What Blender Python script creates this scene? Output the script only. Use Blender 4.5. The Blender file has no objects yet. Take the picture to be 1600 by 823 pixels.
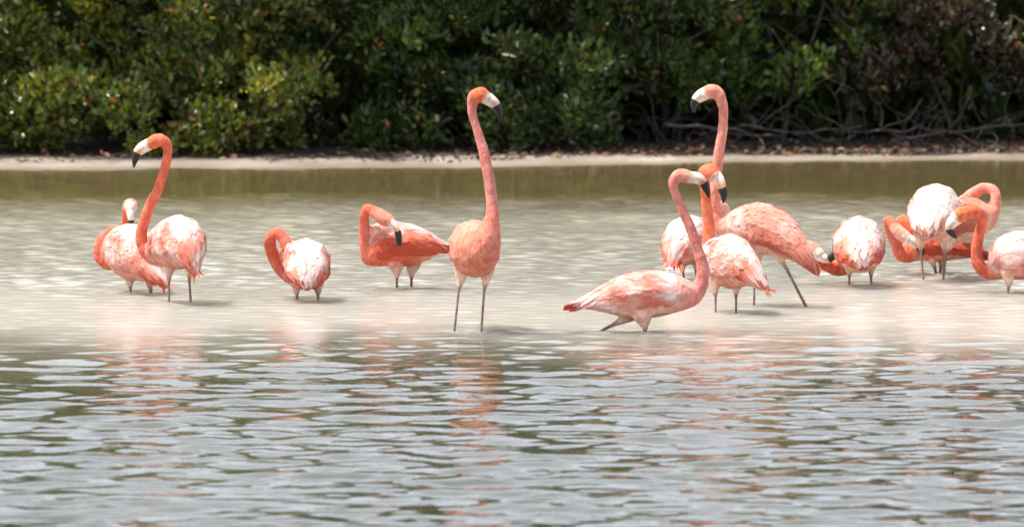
import bpy, bmesh, math, random
import numpy as np
from mathutils import Vector, Matrix, noise
from mathutils.bvhtree import BVHTree

R = math.radians
scene = bpy.context.scene
COL = scene.collection
random.seed(7)
rng = np.random.default_rng(7)

# ------------------------------------------------------------------ camera
F = 13500.0                       # focal length in photograph pixels (1600 wide)
CAM_H = 3.0                       # camera height above the lagoon
PITCH = math.atan(911.5 / F)      # looking slightly down
cam_d = bpy.data.cameras.new('camera')
cam = bpy.data.objects.new('camera', cam_d)
COL.objects.link(cam)
cam.location = (0, 0, CAM_H)
cam.rotation_euler = (math.pi / 2 - PITCH, 0, 0)
cam_d.sensor_width = 36.0
cam_d.lens = 36.0 * F / 1600.0
cam_d.clip_end = 2000
cam_d.dof.use_dof = True
cam_d.dof.focus_distance = 40.8
cam_d.dof.aperture_fstop = 5.0
scene.camera = cam

# ------------------------------------------------------------------ sky and sun
SUN_EL = R(68)
sx, sy = -0.90, -0.12             # the sun stands high to the left
n_ = math.hypot(sx, sy)
sun_dir = Vector((sx / n_ * math.cos(SUN_EL), sy / n_ * math.cos(SUN_EL), math.sin(SUN_EL)))
world = bpy.data.worlds.new('World')
scene.world = world
world.use_nodes = True
wn = world.node_tree.nodes
bg = wn['Background']
sky = wn.new('ShaderNodeTexSky')
sky.sky_type = 'NISHITA'
sky.sun_disc = False
sky.sun_elevation = SUN_EL
sky.sun_rotation = math.atan2(sun_dir.x, sun_dir.y)
sky.air_density = 1.0
sky.dust_density = 5.0
# thin white veil of haze and broken cloud over the whole sky, thicker towards the horizon
wl = world.node_tree.links
wtc = wn.new('ShaderNodeTexCoord')
wsep = wn.new('ShaderNodeSeparateXYZ'); wl.new(wtc.outputs['Generated'], wsep.inputs[0])
wmr = wn.new('ShaderNodeMapRange'); wl.new(wsep.outputs[2], wmr.inputs[0])
for i_, v_ in zip((1, 2, 3, 4), (0.0, 0.60, 0.75, 0.08)): wmr.inputs[i_].default_value = v_
wno = wn.new('ShaderNodeTexNoise'); wl.new(wtc.outputs['Generated'], wno.inputs['Vector'])
wno.inputs['Scale'].default_value = 4.0; wno.inputs['Detail'].default_value = 5.0
wadd = wn.new('ShaderNodeMath'); wadd.operation = 'MULTIPLY_ADD'; wadd.use_clamp = True
wl.new(wno.outputs['Fac'], wadd.inputs[0]); wadd.inputs[1].default_value = 0.5; wadd.inputs[2].default_value = -0.25
wsum = wn.new('ShaderNodeMath'); wsum.operation = 'ADD'; wsum.use_clamp = True
wl.new(wadd.outputs[0], wsum.inputs[0]); wl.new(wmr.outputs[0], wsum.inputs[1])
wmix = wn.new('ShaderNodeMix'); wmix.data_type = 'RGBA'
wl.new(wsum.outputs[0], wmix.inputs[0]); wl.new(sky.outputs[0], wmix.inputs[6]); wmix.inputs[7].default_value = (7.6, 7.9, 9.2, 1)
wl.new(wmix.outputs[2], bg.inputs[0])
bg.inputs[1].default_value = 0.15
sl = bpy.data.lights.new('sun', 'SUN')
sl.energy = 4.3
sl.angle = R(0.53)
sl.color = (1.0, 0.95, 0.88)
so = bpy.data.objects.new('sun', sl)
COL.objects.link(so)
so.rotation_euler = sun_dir.to_track_quat('Z', 'Y').to_euler()
so.location = (-20, 45, 40)

vs = scene.view_settings
vs.view_transform = 'Standard'
vs.look = 'None'
vs.exposure = 0.58
vs.gamma = 1.0
vs.use_curve_mapping = False
scene.cycles.use_denoising = True
scene.cycles.max_bounces = 8
scene.cycles.transparent_max_bounces = 8

# ------------------------------------------------------------------ helpers
cp, sp = math.cos(PITCH), math.sin(PITCH)


def at(px, py, Y):
    """world point at ground distance Y that shows at photograph pixel (px, py)"""
    u = (px - 800.0) / F
    v = (411.5 - py) / F
    dy = cp + v * sp
    dz = -sp + v * cp
    k = Y / dy
    return Vector((u * k, Y, CAM_H + dz * k))


def dist_of(py):
    """ground distance of the water seen at photograph row py"""
    return CAM_H / math.tan(PITCH + math.atan((py - 411.5) / F))


def tag(o, label=None, cat=None, group=None, kind=None):
    if label: o['label'] = label
    if cat: o['category'] = cat
    if group: o['group'] = group
    if kind: o['kind'] = kind
    return o


def empty(name, loc):
    o = bpy.data.objects.new(name, None)
    o.empty_display_size = 0.2
    o.location = loc
    COL.objects.link(o)
    return o


def mesh_obj(name, verts, faces, mat, parent=None, smooth=True, cols=None, loc=None):
    me = bpy.data.meshes.new(name)
    me.from_pydata([tuple(v) for v in verts], [], faces)
    if smooth:
        me.polygons.foreach_set('use_smooth', [True] * len(me.polygons))
    if cols is not None:
        at_ = me.color_attributes.new('Col', 'FLOAT_COLOR', 'POINT')
        c = np.ones((len(verts), 4), dtype=np.float32)
        c[:, :3] = np.asarray(cols, dtype=np.float32)
        at_.data.foreach_set('color', c.ravel())
    me.materials.append(mat)
    me.update()
    o = bpy.data.objects.new(name, me)
    COL.objects.link(o)
    if parent: o.parent = parent
    if loc is not None: o.location = loc
    return o


def np_mesh(name, V, Q, mat, cols=None, parent=None, smooth=False):
    """fast mesh from numpy arrays; Q is (n,k) with k = 3 or 4"""
    me = bpy.data.meshes.new(name)
    V = np.ascontiguousarray(V, dtype=np.float32)
    Q = np.ascontiguousarray(Q, dtype=np.int32)
    n, k = Q.shape
    me.vertices.add(len(V)); me.vertices.foreach_set('co', V.ravel())
    me.loops.add(n * k); me.loops.foreach_set('vertex_index', Q.ravel())
    me.polygons.add(n)
    me.polygons.foreach_set('loop_start', np.arange(0, n * k, k, dtype=np.int32))
    me.polygons.foreach_set('use_smooth', np.full(n, smooth, dtype=bool))
    if cols is not None:
        a = me.color_attributes.new('Col', 'FLOAT_COLOR', 'POINT')
        c = np.ones((len(V), 4), dtype=np.float32); c[:, :3] = cols
        a.data.foreach_set('color', c.ravel())
    me.materials.append(mat)
    me.update(calc_edges=True)
    me.validate()
    o = bpy.data.objects.new(name, me)
    COL.objects.link(o)
    if parent: o.parent = parent
    return o


class Nodes:
    def __init__(self, name):
        self.m = bpy.data.materials.new(name)
        self.m.use_nodes = True
        self.t = self.m.node_tree
        self.b = self.t.nodes['Principled BSDF']
        self.out = self.t.nodes['Material Output']

    def n(self, kind, **kw):
        x = self.t.nodes.new(kind)
        for k, v in kw.items(): setattr(x, k, v)
        return x

    def l(self, a, b): self.t.links.new(a, b)

    def noise(self, scale, detail=3, vec=None, rough=0.55):
        x = self.n('ShaderNodeTexNoise')
        x.inputs['Scale'].default_value = scale
        x.inputs['Detail'].default_value = detail
        x.inputs['Roughness'].default_value = rough
        if vec is not None: self.l(vec, x.inputs['Vector'])
        return x.outputs['Fac']

    def ramp(self, fac, stops):
        x = self.n('ShaderNodeValToRGB')
        e = x.color_ramp.elements
        while len(e) < len(stops): e.new(0.5)
        for el, (p, c) in zip(e, stops):
            el.position = p
            el.color = (*c, 1) if len(c) == 3 else c
        self.l(fac, x.inputs[0])
        return x.outputs[0]

    def mix(self, fac, a, b, mode='MIX'):
        x = self.n('ShaderNodeMix', data_type='RGBA', blend_type=mode)
        for sock, v in ((x.inputs[0], fac), (x.inputs[6], a), (x.inputs[7], b)):
            if hasattr(v, 'links'): self.l(v, sock)
            elif isinstance(v, (int, float)): sock.default_value = v
            else: sock.default_value = (*v, 1)
        return x.outputs[2]

    def math(self, op, a, b=None, clamp=False):
        x = self.n('ShaderNodeMath', operation=op, use_clamp=clamp)
        for i, v in enumerate((a, b)):
            if v is None: continue
            if hasattr(v, 'links'): self.l(v, x.inputs[i])
            else: x.inputs[i].default_value = v
        return x.outputs[0]

    def maprange(self, v, a, b, c=0.0, d=1.0, smooth=True):
        x = self.n('ShaderNodeMapRange')
        x.interpolation_type = 'SMOOTHSTEP' if smooth else 'LINEAR'
        self.l(v, x.inputs[0])
        for i, q in zip((1, 2, 3, 4), (a, b, c, d)): x.inputs[i].default_value = q
        return x.outputs[0]

    def bump(self, h, strength, dist):
        x = self.n('ShaderNodeBump')
        x.inputs['Strength'].default_value = strength
        x.inputs['Distance'].default_value = dist
        self.l(h, x.inputs['Height'])
        self.l(x.outputs[0], self.b.inputs['Normal'])


# ------------------------------------------------------------------ materials
def mat_plumage():
    g = Nodes('plumage')
    a = g.n('ShaderNodeVertexColor', layer_name='Col')
    tc = g.n('ShaderNodeTexCoord').outputs['Object']
    mp = g.n('ShaderNodeMapping'); g.l(tc, mp.inputs[0])
    mp.inputs['Scale'].default_value = (1, 1, 0.55)
    f1 = g.noise(38, 4, mp.outputs[0])
    f2 = g.noise(9, 2, tc)
    c = g.mix(g.maprange(f1, 0.35, 0.7), (0.80, 0.72, 0.70), (1.12, 1.18, 1.2), 'MIX')
    c2 = g.mix(1.0, a.outputs[0], c, 'MULTIPLY')
    c3 = g.mix(g.maprange(f2, 0.4, 0.75, 0, 0.14), c2, (0.80, 0.50, 0.42))
    f3 = g.noise(120, 3, mp.outputs[0])
    c3 = g.mix(g.maprange(f3, 0.52, 0.70, 0, 0.18), c3, (0.84, 0.60, 0.52))
    g.l(c3, g.b.inputs['Base Color'])
    g.b.inputs['Roughness'].default_value = 0.75
    g.b.inputs['Specular IOR Level'].default_value = 0.2
    g.b.inputs['Sheen Weight'].default_value = 0.04
    g.bump(g.noise(85, 4, mp.outputs[0]), 0.6, 0.012)
    return g.m


def mat_feather():
    g = Nodes('wing_feather')
    a = g.n('ShaderNodeVertexColor', layer_name='Col')
    tc = g.n('ShaderNodeTexCoord').outputs['Object']
    f = g.noise(45, 3, tc)
    c = g.mix(1.0, a.outputs[0], g.mix(f, (0.86, 0.8, 0.78), (1.1, 1.12, 1.12)), 'MULTIPLY')
    g.l(c, g.b.inputs['Base Color'])
    g.b.inputs['Roughness'].default_value = 0.7
    g.b.inputs['Specular IOR Level'].default_value = 0.2
    tr = g.n('ShaderNodeBsdfTranslucent'); g.l(c, tr.inputs[0])
    mx = g.n('ShaderNodeMixShader'); mx.inputs[0].default_value = 0.22
    g.l(g.b.outputs[0], mx.inputs[1]); g.l(tr.outputs[0], mx.inputs[2])
    g.l(mx.outputs[0], g.out.inputs[0])
    return g.m


def mat_vcol(name, rough, spec=0.4, nscale=60, amount=0.3):
    g = Nodes(name)
    a = g.n('ShaderNodeVertexColor', layer_name='Col')
    tc = g.n('ShaderNodeTexCoord').outputs['Object']
    f = g.noise(nscale, 3, tc)
    c = g.mix(1.0, a.outputs[0], g.mix(f, (1 - amount,) * 3, (1 + amount,) * 3), 'MULTIPLY')
    g.l(c, g.b.inputs['Base Color'])
    g.b.inputs['Roughness'].default_value = rough
    g.b.inputs['Specular IOR Level'].default_value = spec
    return g.m


def mat_leaf():
    g = Nodes('mangrove_leaf')
    a = g.n('ShaderNodeVertexColor', layer_name='Col')
    g.l(a.outputs[0], g.b.inputs['Base Color'])
    g.b.inputs['Roughness'].default_value = 0.27
    g.b.inputs['Specular IOR Level'].default_value = 0.55
    tr = g.n('ShaderNodeBsdfTranslucent')
    c = g.mix(1.0, a.outputs[0], (1.5, 1.4, 0.5), 'MULTIPLY')
    g.l(c, tr.inputs[0])
    mx = g.n('ShaderNodeMixShader'); mx.inputs[0].default_value = 0.30
    g.l(g.b.outputs[0], mx.inputs[1]); g.l(tr.outputs[0], mx.inputs[2])
    g.l(mx.outputs[0], g.out.inputs[0])
    return g.m


def mat_bark(name, c0, c1):
    g = Nodes(name)
    tc = g.n('ShaderNodeTexCoord').outputs['Object']
    f = g.noise(22, 4, tc)
    g.l(g.ramp(f, [(0.3, c0), (0.7, c1)]), g.b.inputs['Base Color'])
    g.b.inputs['Roughness'].default_value = 0.9
    g.bump(g.noise(90, 3, tc), 0.4, 0.004)
    return g.m


def mat_sand():
    g = Nodes('sand')
    tc = g.n('ShaderNodeNewGeometry').outputs['Position']
    f = g.noise(1.7, 5, tc); f2 = g.noise(28, 4, tc)
    c = g.ramp(f, [(0.3, (0.18, 0.15, 0.115)), (0.55, (0.29, 0.25, 0.205)), (0.75, (0.40, 0.355, 0.30))])
    c = g.mix(g.maprange(f2, 0.42, 0.70, 0, 0.75), c, (0.17, 0.135, 0.10))
    sep = g.n('ShaderNodeSeparateXYZ'); g.l(tc, sep.inputs[0])
    # sand soaked by the lagoon is darker, peat under the mangroves is darkened to paint in their shade
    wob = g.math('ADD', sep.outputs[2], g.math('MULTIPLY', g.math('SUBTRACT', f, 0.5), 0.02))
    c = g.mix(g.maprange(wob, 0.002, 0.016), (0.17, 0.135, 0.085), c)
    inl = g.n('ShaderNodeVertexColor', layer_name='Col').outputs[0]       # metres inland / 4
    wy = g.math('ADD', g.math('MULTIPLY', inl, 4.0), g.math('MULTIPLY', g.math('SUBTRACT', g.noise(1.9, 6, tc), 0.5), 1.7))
    wy = g.math('ADD', wy, g.maprange(sep.outputs[0], 0.6, 2.2, 0.0, 0.22))  # painted shade reaches closer to the water on the right
    c = g.mix(g.maprange(wy, 0.45, 0.85), c, (0.045, 0.034, 0.025))  # peat colour with the canopy shade painted in
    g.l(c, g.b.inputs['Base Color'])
    g.b.inputs['Roughness'].default_value = 0.92
    g.bump(g.noise(35, 5, tc), 0.6, 0.03)
    return g.m


def mat_water():
    g = Nodes('lagoon_water')
    pos = g.n('ShaderNodeNewGeometry').outputs['Position']
    sep = g.n('ShaderNodeSeparateXYZ'); g.l(pos, sep.inputs[0])
    mp = g.n('ShaderNodeMapping'); g.l(pos, mp.inputs[0])
    mp.inputs['Scale'].default_value = (0.5, 0.22, 0)
    nz = g.noise(1.0, 5, mp.outputs[0])
    mp2 = g.n('ShaderNodeMapping'); g.l(pos, mp2.inputs[0])
    mp2.inputs['Scale'].default_value = (2.2, 0.7, 0)
    nz2 = g.noise(1.3, 4, mp2.outputs[0])
    y = g.math('ADD', sep.outputs[1], g.math('MULTIPLY', g.math('SUBTRACT', nz, 0.5), 2.6))
    y = g.math('ADD', y, g.math('MULTIPLY', g.math('SUBTRACT', nz2, 0.5), 0.9))
    # silty water: deep olive in front, pale sand stirred up over the bar, grey silt behind it, brown by the shore
    t = g.maprange(y, 30.0, 56.0, 0, 1, False)
    def q(d): return (d - 30.0) / 26.0
    c = g.ramp(t, [(0.0, (0.060, 0.063, 0.033)), (q(37.0), (0.085, 0.083, 0.052)), (q(39.6), (0.262, 0.246, 0.205)),
                   (q(41.7), (0.270, 0.254, 0.213)), (q(43.4), (0.345, 0.332, 0.286)), (q(48.0), (0.33, 0.315, 0.25)),
                   (q(50.5), (0.115, 0.092, 0.034)), (1.0, (0.090, 0.066, 0.026))])
    # wind-ruffled skin of tiny ripples over the shallows, smoother in the deep and in the lee of the shore
    g.l(g.ramp(t, [(0.0, (0.03,) * 3), (q(38.4), (0.04,) * 3), (q(39.6), (0.17,) * 3), (q(41.8), (0.16,) * 3), (q(43.6), (0.07,) * 3), (q(48.5), (0.05,) * 3), (q(50), (0.08,) * 3)]), g.b.inputs['Roughness'])
    g.l(c, g.b.inputs['Base Color'])
    g.b.inputs['Subsurface Weight'].default_value = 1.0
    g.b.inputs['Subsurface Radius'].default_value = (1.0, 0.9, 0.7)
    g.b.inputs['Subsurface Scale'].default_value = 1.6
    g.b.inputs['IOR'].default_value = 1.333
    g.l(g.ramp(t, [(q(37.4), (0.5,) * 3), (q(40.0), (0.02,) * 3), (q(42.0), (0.02,) * 3), (q(44.2), (0.22,) * 3), (q(48.0), (0.35,) * 3), (q(50), (0.5,) * 3)]), g.b.inputs['Specular IOR Level'])
    mp3 = g.n('ShaderNodeMapping'); g.l(pos, mp3.inputs[0])
    mp3.inputs['Scale'].default_value = (0.8, 1.0, 0)
    g.bump(g.noise(11, 3, mp3.outputs[0]), 0.05, 0.03)
    return g.m


M_PLUM = mat_plumage()
M_FEATH = mat_feather()
M_BEAK = mat_vcol('beak_horn', 0.4, 0.45, 60, 0.12)
M_EYE = mat_vcol('eye', 0.15, 0.6, 10, 0.0)
M_LEAF = mat_leaf()
M_LITTER = mat_vcol('leaf_litter', 0.8, 0.3, 30, 0.3)
M_BARK = mat_bark('mangrove_bark', (0.035, 0.026, 0.021), (0.10, 0.078, 0.062))
M_DEAD = mat_bark('dead_wood', (0.04, 0.034, 0.029), (0.11, 0.097, 0.086))
M_SAND = mat_sand()
M_WATER = mat_water()


# ------------------------------------------------------------------ ground: lagoon bed, beach and the land behind
def shore_y(x):
    return 53.05 + 0.10 * math.sin(x * 0.9 + 0.6) + 0.07 * math.sin(x * 2.3) + 0.16 * noise.noise(Vector((x * 1.7, 3.3, 0))) + 0.07 * noise.noise(Vector((x * 6.0, 7.7, 0))) + 0.15 * (1 / (1 + math.exp(-max(-20, min(20, (x + 1.5) * 3))))) + 0.75 * (1 / (1 + math.exp(-max(-20, min(20, (x - 1.2) * 3)))))


def ground_z(x, y):
    s = y - shore_y(x)
    if s < 0:
        z = max(-0.12, 0.085 * s)
        if y < 38: z = -0.12 - min(0.8, (38 - y) * 0.06)
    else:
        z = 0.042 * (1 - math.exp(-s * 1.4)) + 0.012 * s * min(1, s / 3)
        z += 0.006 * noise.noise(Vector((x * 1.3, y * 1.7, 0)))
        z = min(z, 0.5 + 0.0 * s)
    return z


def build_ground():
    xs = np.concatenate([-np.geomspace(400, 7, 14), np.arange(-6.5, 6.51, 0.13), np.geomspace(7, 400, 14)])
    ys = np.concatenate([np.linspace(-60, 36, 12), np.arange(38, 52.5, 0.5), np.arange(52.6, 58, 0.08), np.geomspace(58.2, 900, 16)])
    V = np.array([(x, y, ground_z(x, y)) for y in ys for x in xs])
    nx = len(xs)
    i = np.arange(len(ys) - 1)[:, None] * nx + np.arange(nx - 1)[None, :]
    i = i.ravel()
    Q = np.stack([i, i + 1, i + 1 + nx, i + nx], 1)
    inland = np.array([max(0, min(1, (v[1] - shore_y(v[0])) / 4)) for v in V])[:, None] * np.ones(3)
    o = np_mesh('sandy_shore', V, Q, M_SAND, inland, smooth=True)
    tag(o, 'pale sand strip along the far side of the lagoon', 'shore', kind='structure')


build_ground()


# ------------------------------------------------------------------ lagoon
def wave_field(X, Y, lam0, lam1, n, spread, seed, rms):
    r = np.random.default_rng(seed)
    h = np.zeros_like(X); s2 = 0
    for _ in range(n):
        lam = math.exp(r.uniform(math.log(lam0), math.log(lam1)))
        k = 2 * math.pi / lam
        a = r.normal(0, spread)
        amp = 1 / k * r.uniform(0.6, 1.3) * (lam / lam1) ** 0.25
        ph = r.uniform(0, 2 * math.pi)
        h += amp * np.sin(k * (math.sin(a) * X + math.cos(a) * Y) + ph)
        s2 += (amp * k) ** 2 / 2
    return h * (rms / math.sqrt(s2))


def sstep(a, b, v):
    t = np.clip((v - a) / (b - a), 0, 1)
    return t * t * (3 - 2 * t)


def build_water():
    xs = np.concatenate([-np.geomspace(300, 4.3, 18), np.arange(-4.2, 4.201, 0.030), np.geomspace(4.3, 300, 18)])
    ys = np.concatenate([np.linspace(-60, 26.5, 14), np.arange(27, 44.2, 0.02), np.arange(44.2, 54.2, 0.027), [54.6, 55.2]])
    X, Y = np.meshgrid(xs, ys)
    fade = sstep(5.2, 4.1, np.abs(X)) * sstep(26.2, 27.4, Y)
    patch = 0.80 + 0.15 * np.sin(0.9 * X + 1.3 * np.sin(0.35 * Y)) * np.sin(0.55 * Y + 0.8 * np.sin(0.7 * X)) \
        + 0.12 * np.sin(2.1 * X + 0.7 * Y) * np.sin(1.3 * Y - 0.6 * X)
    big = wave_field(X, Y, 0.11, 0.62, 90, 0.52, 3, math.tan(R(4.9)))
    mid = wave_field(X, Y, 0.075, 0.24, 90, 0.9, 5, math.tan(R(7.5)))
    Yr = Y
    Y = Y + 0.40 * np.sin(1.3 * X + 0.7 * Y) + 0.28 * np.sin(3.1 * X - 1.1 * Y + 1.0) + 0.15 * np.sin(6.7 * X + 2.0 * Y) + sstep(46, 49, Y) * (0.5 * np.sin(2.2 * X - 4.1 * Y) + 0.35 * np.sin(4.3 * X + 7.3 * Y))   # ragged edges between calm and ruffled water
    a_big = sstep(40.6, 37.2, Y) * 1.0 + 0.10 * sstep(53.4, 50.5, Y)
    a_mid = 0.10 * sstep(40.0, 36.0, Y) + sstep(38.0, 39.2, Y) * (0.46 + 0.30 * sstep(41.4, 44.0, Y)) * sstep(51.2, 48.8, Y) + 0.30 * sstep(49, 50.6, Y)
    Y = Yr
    near = sstep(53.5, 52.5, Y)
    Z = (big * a_big + mid * a_mid) * patch * fade * (0.15 + 0.85 * near)
    for lx, ly in LEG_SPOTS:              # rings spreading from the wading legs
        d = np.hypot(X - lx, Y - ly)
        near_ = d < 0.6
        dd = d[near_]
        Z[near_] += 0.0030 * np.cos(2 * math.pi * dd / 0.095) * np.exp(-dd / 0.16)
    V = np.stack([X.ravel(), Y.ravel(), Z.ravel()], 1)
    nx = len(xs)
    i = (np.arange(len(ys) - 1)[:, None] * nx + np.arange(nx - 1)[None, :]).ravel()
    Q = np.stack([i, i + 1, i + 1 + nx, i + nx], 1)
    o = np_mesh('lagoon_water', V, Q, M_WATER, smooth=True)
    tag(o, 'rippled shallow lagoon water, pale and silty over the sand bar', 'water', kind='structure')


# ------------------------------------------------------------------ flamingos
WHITE = np.array((0.87, 0.71, 0.65)); PALE = np.array((0.78, 0.42, 0.33)); PINK = np.array((0.70, 0.25, 0.17))
CORAL = np.array((0.66, 0.125, 0.062)); RED = np.array((0.52, 0.07, 0.035)); ORANGE = np.array((0.74, 0.155, 0.055))
CREAM = np.array((0.80, 0.55, 0.40)); SHANK = np.array((0.26, 0.17, 0.15)); ROSE = np.array((0.64, 0.21, 0.165))
LEG_SPOTS = []


def icos():
    bm = bmesh.new()
    bmesh.ops.create_icosphere(bm, subdivisions=2, radius=1)
    v = np.array([x.co[:] for x in bm.verts]); f = np.array([[q.index for q in p.verts] for p in bm.faces])
    bm.free()
    return v, f


ICO_V, ICO_F = icos()


def catmull(P, step):
    """resample rows of P (x,y,z,...) along a centripetal Catmull-Rom curve; also returns the fractional row index"""
    P = np.asarray(P, float)
    Pp = np.vstack([2 * P[0] - P[1], P, 2 * P[-1] - P[-2]])
    out, idx = [], []
    for i in range(len(P) - 1):
        p0, p1, p2, p3 = Pp[i:i + 4]
        d = np.linalg.norm(p2[:3] - p1[:3])
        n = max(1, int(math.ceil(d / step)))
        k = lambda a, b: max(1e-4, np.linalg.norm(b[:3] - a[:3])) ** 0.5
        t0 = 0; t1 = t0 + k(p0, p1); t2 = t1 + k(p1, p2); t3 = t2 + k(p2, p3)
        for j in range(n):
            t = t1 + (t2 - t1) * j / n
            A1 = (t1 - t) / (t1 - t0) * p0 + (t - t0) / (t1 - t0) * p1
            A2 = (t2 - t) / (t2 - t1) * p1 + (t - t1) / (t2 - t1) * p2
            A3 = (t3 - t) / (t3 - t2) * p2 + (t - t2) / (t3 - t2) * p3
            B1 = (t2 - t) / (t2 - t0) * A1 + (t - t0) / (t2 - t0) * A2
            B2 = (t3 - t) / (t3 - t1) * A2 + (t - t1) / (t3 - t1) * A3
            out.append((t2 - t) / (t2 - t1) * B1 + (t - t1) / (t2 - t1) * B2)
            idx.append(i + j / n)
    out.append(P[-1]); idx.append(len(P) - 1)
    return np.array(out), np.array(idx)


def frames(C):
    T = np.gradient(C, axis=0)
    T /= np.linalg.norm(T, axis=1)[:, None] + 1e-9
    L = np.cross(T, (0, 0, 1.0))
    ln = np.linalg.norm(L, axis=1)
    for i in range(len(L)):
        if ln[i] < 0.12: L[i] = L[i - 1] if i else (1, 0, 0)
        else: L[i] /= ln[i]
        if i and np.dot(L[i], L[i - 1]) < 0: pass
    U = np.cross(L, T)
    return T, L, U


def tube(C, rad, sides=10, flat=None, lat=None):
    """closed tube through centres C with radii; flat scales the lateral radius"""
    C = np.asarray(C, float); n = len(C)
    T = np.gradient(C, axis=0); T /= np.linalg.norm(T, axis=1)[:, None] + 1e-9
    V, Fc = [], []
    ref = np.array(lat) if lat is not None else None
    if ref is None:
        ref = np.cross(T[0], (0.31, 0.2, 0.93)); ref /= np.linalg.norm(ref)
    for i in range(n):
        a = ref - np.dot(ref, T[i]) * T[i]; a /= np.linalg.norm(a) + 1e-9
        ref = a
        b = np.cross(T[i], a)
        for s in range(sides):
            th = 2 * math.pi * s / sides
            V.append(C[i] + rad[i] * (a * math.cos(th) * (flat or 1) + b * math.sin(th)))
    for i in range(n - 1):
        for s in range(sides):
            q = (s + 1) % sides
            Fc.append((i * sides + s, i * sides + q, (i + 1) * sides + q, (i + 1) * sides + s))
    Fc.append(tuple(range(sides))[::-1])
    Fc.append(tuple((n - 1) * sides + s for s in range(sides)))
    return V, Fc


def lerp(a, b, t): return a + (b - a) * np.clip(t, 0, 1)


def flamingo(label, wl, spine, nb, beak, legs, neck=CORAL, head=ORANGE, back=PALE, belly=PINK, white=(1.0, 0.35),
             wing_low=CORAL, seed=1, extra=(), beakcol=None, tailcol=CORAL, tail_len=0.085, rear_len=0.03, wing_to=None, chest=None, wthresh=0.0, thigh=CREAM, lore=np.array((0.80, 0.66, 0.56))):
    """spine: (px,py,depth offset m,lateral px,vertical px) from tail to beak base; nb = how many rows are the trunk"""
    Y0 = dist_of(wl)
    rx = sum(l[-1][0] for l in legs) / len(legs)
    base = at(rx, wl, Y0); base.z = -0.11
    S = Y0 / F
    rr = random.Random(seed); nr = np.random.default_rng(seed)
    b0 = np.array(base)

    def P3(rows):
        out = []
        for r_ in rows:
            p = at(r_[0], r_[1], Y0 + r_[2])
            k = (Y0 + r_[2]) / F
            rl = r_[3] * k; rv = (r_[4] if len(r_) > 4 else r_[3]) * k
            out.append((*p, rl, rv))
        return np.array(out)

    ctl = P3(spine)
    smp, idx = catmull(ctl, 0.011)
    C = smp[:, :3]; rl = np.maximum(smp[:, 3], 0.004); rv = np.maximum(smp[:, 4], 0.004)
    for q in range(len(C)):               # the neck is never an even tube
        if idx[q] > nb:
            k_ = 1 + 0.10 * noise.noise(Vector((idx[q] * 2.3, seed * 1.7, 0))) + 0.05 * noise.noise(Vector((idx[q] * 6.1, seed, 4)))
            rl[q] *= k_; rv[q] *= k_
            C[q] += 0.006 * np.array(noise.noise_vector(Vector((idx[q] * 0.9, seed, 9))))
    T, L, U = frames(C)
    root = empty('flamingo', base)
    # ---- blobs for the continuous body
    VV, FF = [], []; cnt = 0
    cen, crad, ccol_i = [], [], []

    def blob(c, t, l, u, a, b_, d):
        nonlocal cnt
        v = ICO_V[:, :1] * l * a + ICO_V[:, 1:2] * u * b_ + ICO_V[:, 2:3] * t * d + c
        VV.append(v); FF.append(ICO_F + cnt); cnt += len(v)

    colours = []
    n_all = len(spine)
    for i in range(len(C)):
        blob(C[i], T[i], L[i], U[i], rl[i], rv[i], min(rl[i], rv[i]))
        cen.append(C[i]); crad.append((rl[i] + rv[i]) / 2); colours.append(('s', idx[i]))
    for ex in extra:
        e, _ = catmull(P3(ex[0]), 0.012)
        for r_ in e:
            blob(r_[:3], np.array((0, 1.0, 0)), np.array((1.0, 0, 0)), np.array((0, 0, 1.0)), r_[3], r_[4], min(r_[3], r_[4]))
            cen.append(r_[:3]); crad.append(r_[3]); colours.append(('c', ex[1]))
    for lg in legs:
        # lg: (px,py,depth,radius px) from the hip down to the waterline; carried on to the bed
        rows = [(q[0], q[1], q[2], q[3], q[3]) for q in lg]
        a, b_ = rows[-2], rows[-1]
        k = (0.085 / S) / max(4.0, abs(b_[1] - a[1]))
        p = P3(rows)
        dirn = p[-1, :3] - p[-2, :3]
        dirn = dirn / abs(dirn[2]) if abs(dirn[2]) > 1e-4 else np.array((0, 0, -1.0))
        if abs(dirn[0]) > 1.2: dirn[0] *= 1.2 / abs(dirn[0])
        ext = p[-1].copy(); ext[:3] += dirn * (p[-1, 2] + 0.11); ext[1] = p[-1, 1]
        p = np.vstack([p, ext])
        LEG_SPOTS.append((p[-2, 0], p[-2, 1]))
        e, ei = catmull(p, 0.007)
        for r_, q in zip(e, ei):
            rad = max(r_[3], 0.0078)
            blob(r_[:3], np.array((0, 1.0, 0)), np.array((1.0, 0, 0)), np.array((0, 0, 1.0)), rad, rad, rad)
            cen.append(r_[:3]); crad.append(rad); colours.append(('l', rad))
    V = np.vstack(VV) - b0; Fc = np.vstack(FF)
    me = bpy.data.meshes.new('tmp')
    me.from_pydata(V.tolist(), [], Fc.tolist())
    tmp = bpy.data.objects.new('tmp', me); COL.objects.link(tmp)
    m = tmp.modifiers.new('r', 'REMESH'); m.mode = 'VOXEL'; m.voxel_size = 0.0058; m.use_smooth_shade = True
    m2 = tmp.modifiers.new('s', 'SMOOTH'); m2.factor = 0.5; m2.iterations = 3
    dg = bpy.context.evaluated_depsgraph_get()
    body_me = bpy.data.meshes.new_from_object(tmp.evaluated_get(dg), depsgraph=dg)
    bpy.data.objects.remove(tmp); bpy.data.meshes.remove(me)
    body_me.name = 'body'
    nv = len(body_me.vertices)
    co = np.empty(nv * 3, np.float32); body_me.vertices.foreach_get('co', co); co = co.reshape(-1, 3) + b0
    no = np.empty(nv * 3, np.float32); body_me.vertices.foreach_get('normal', no); no = no.reshape(-1, 3)
    cen = np.array(cen); crad = np.array(crad)
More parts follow.
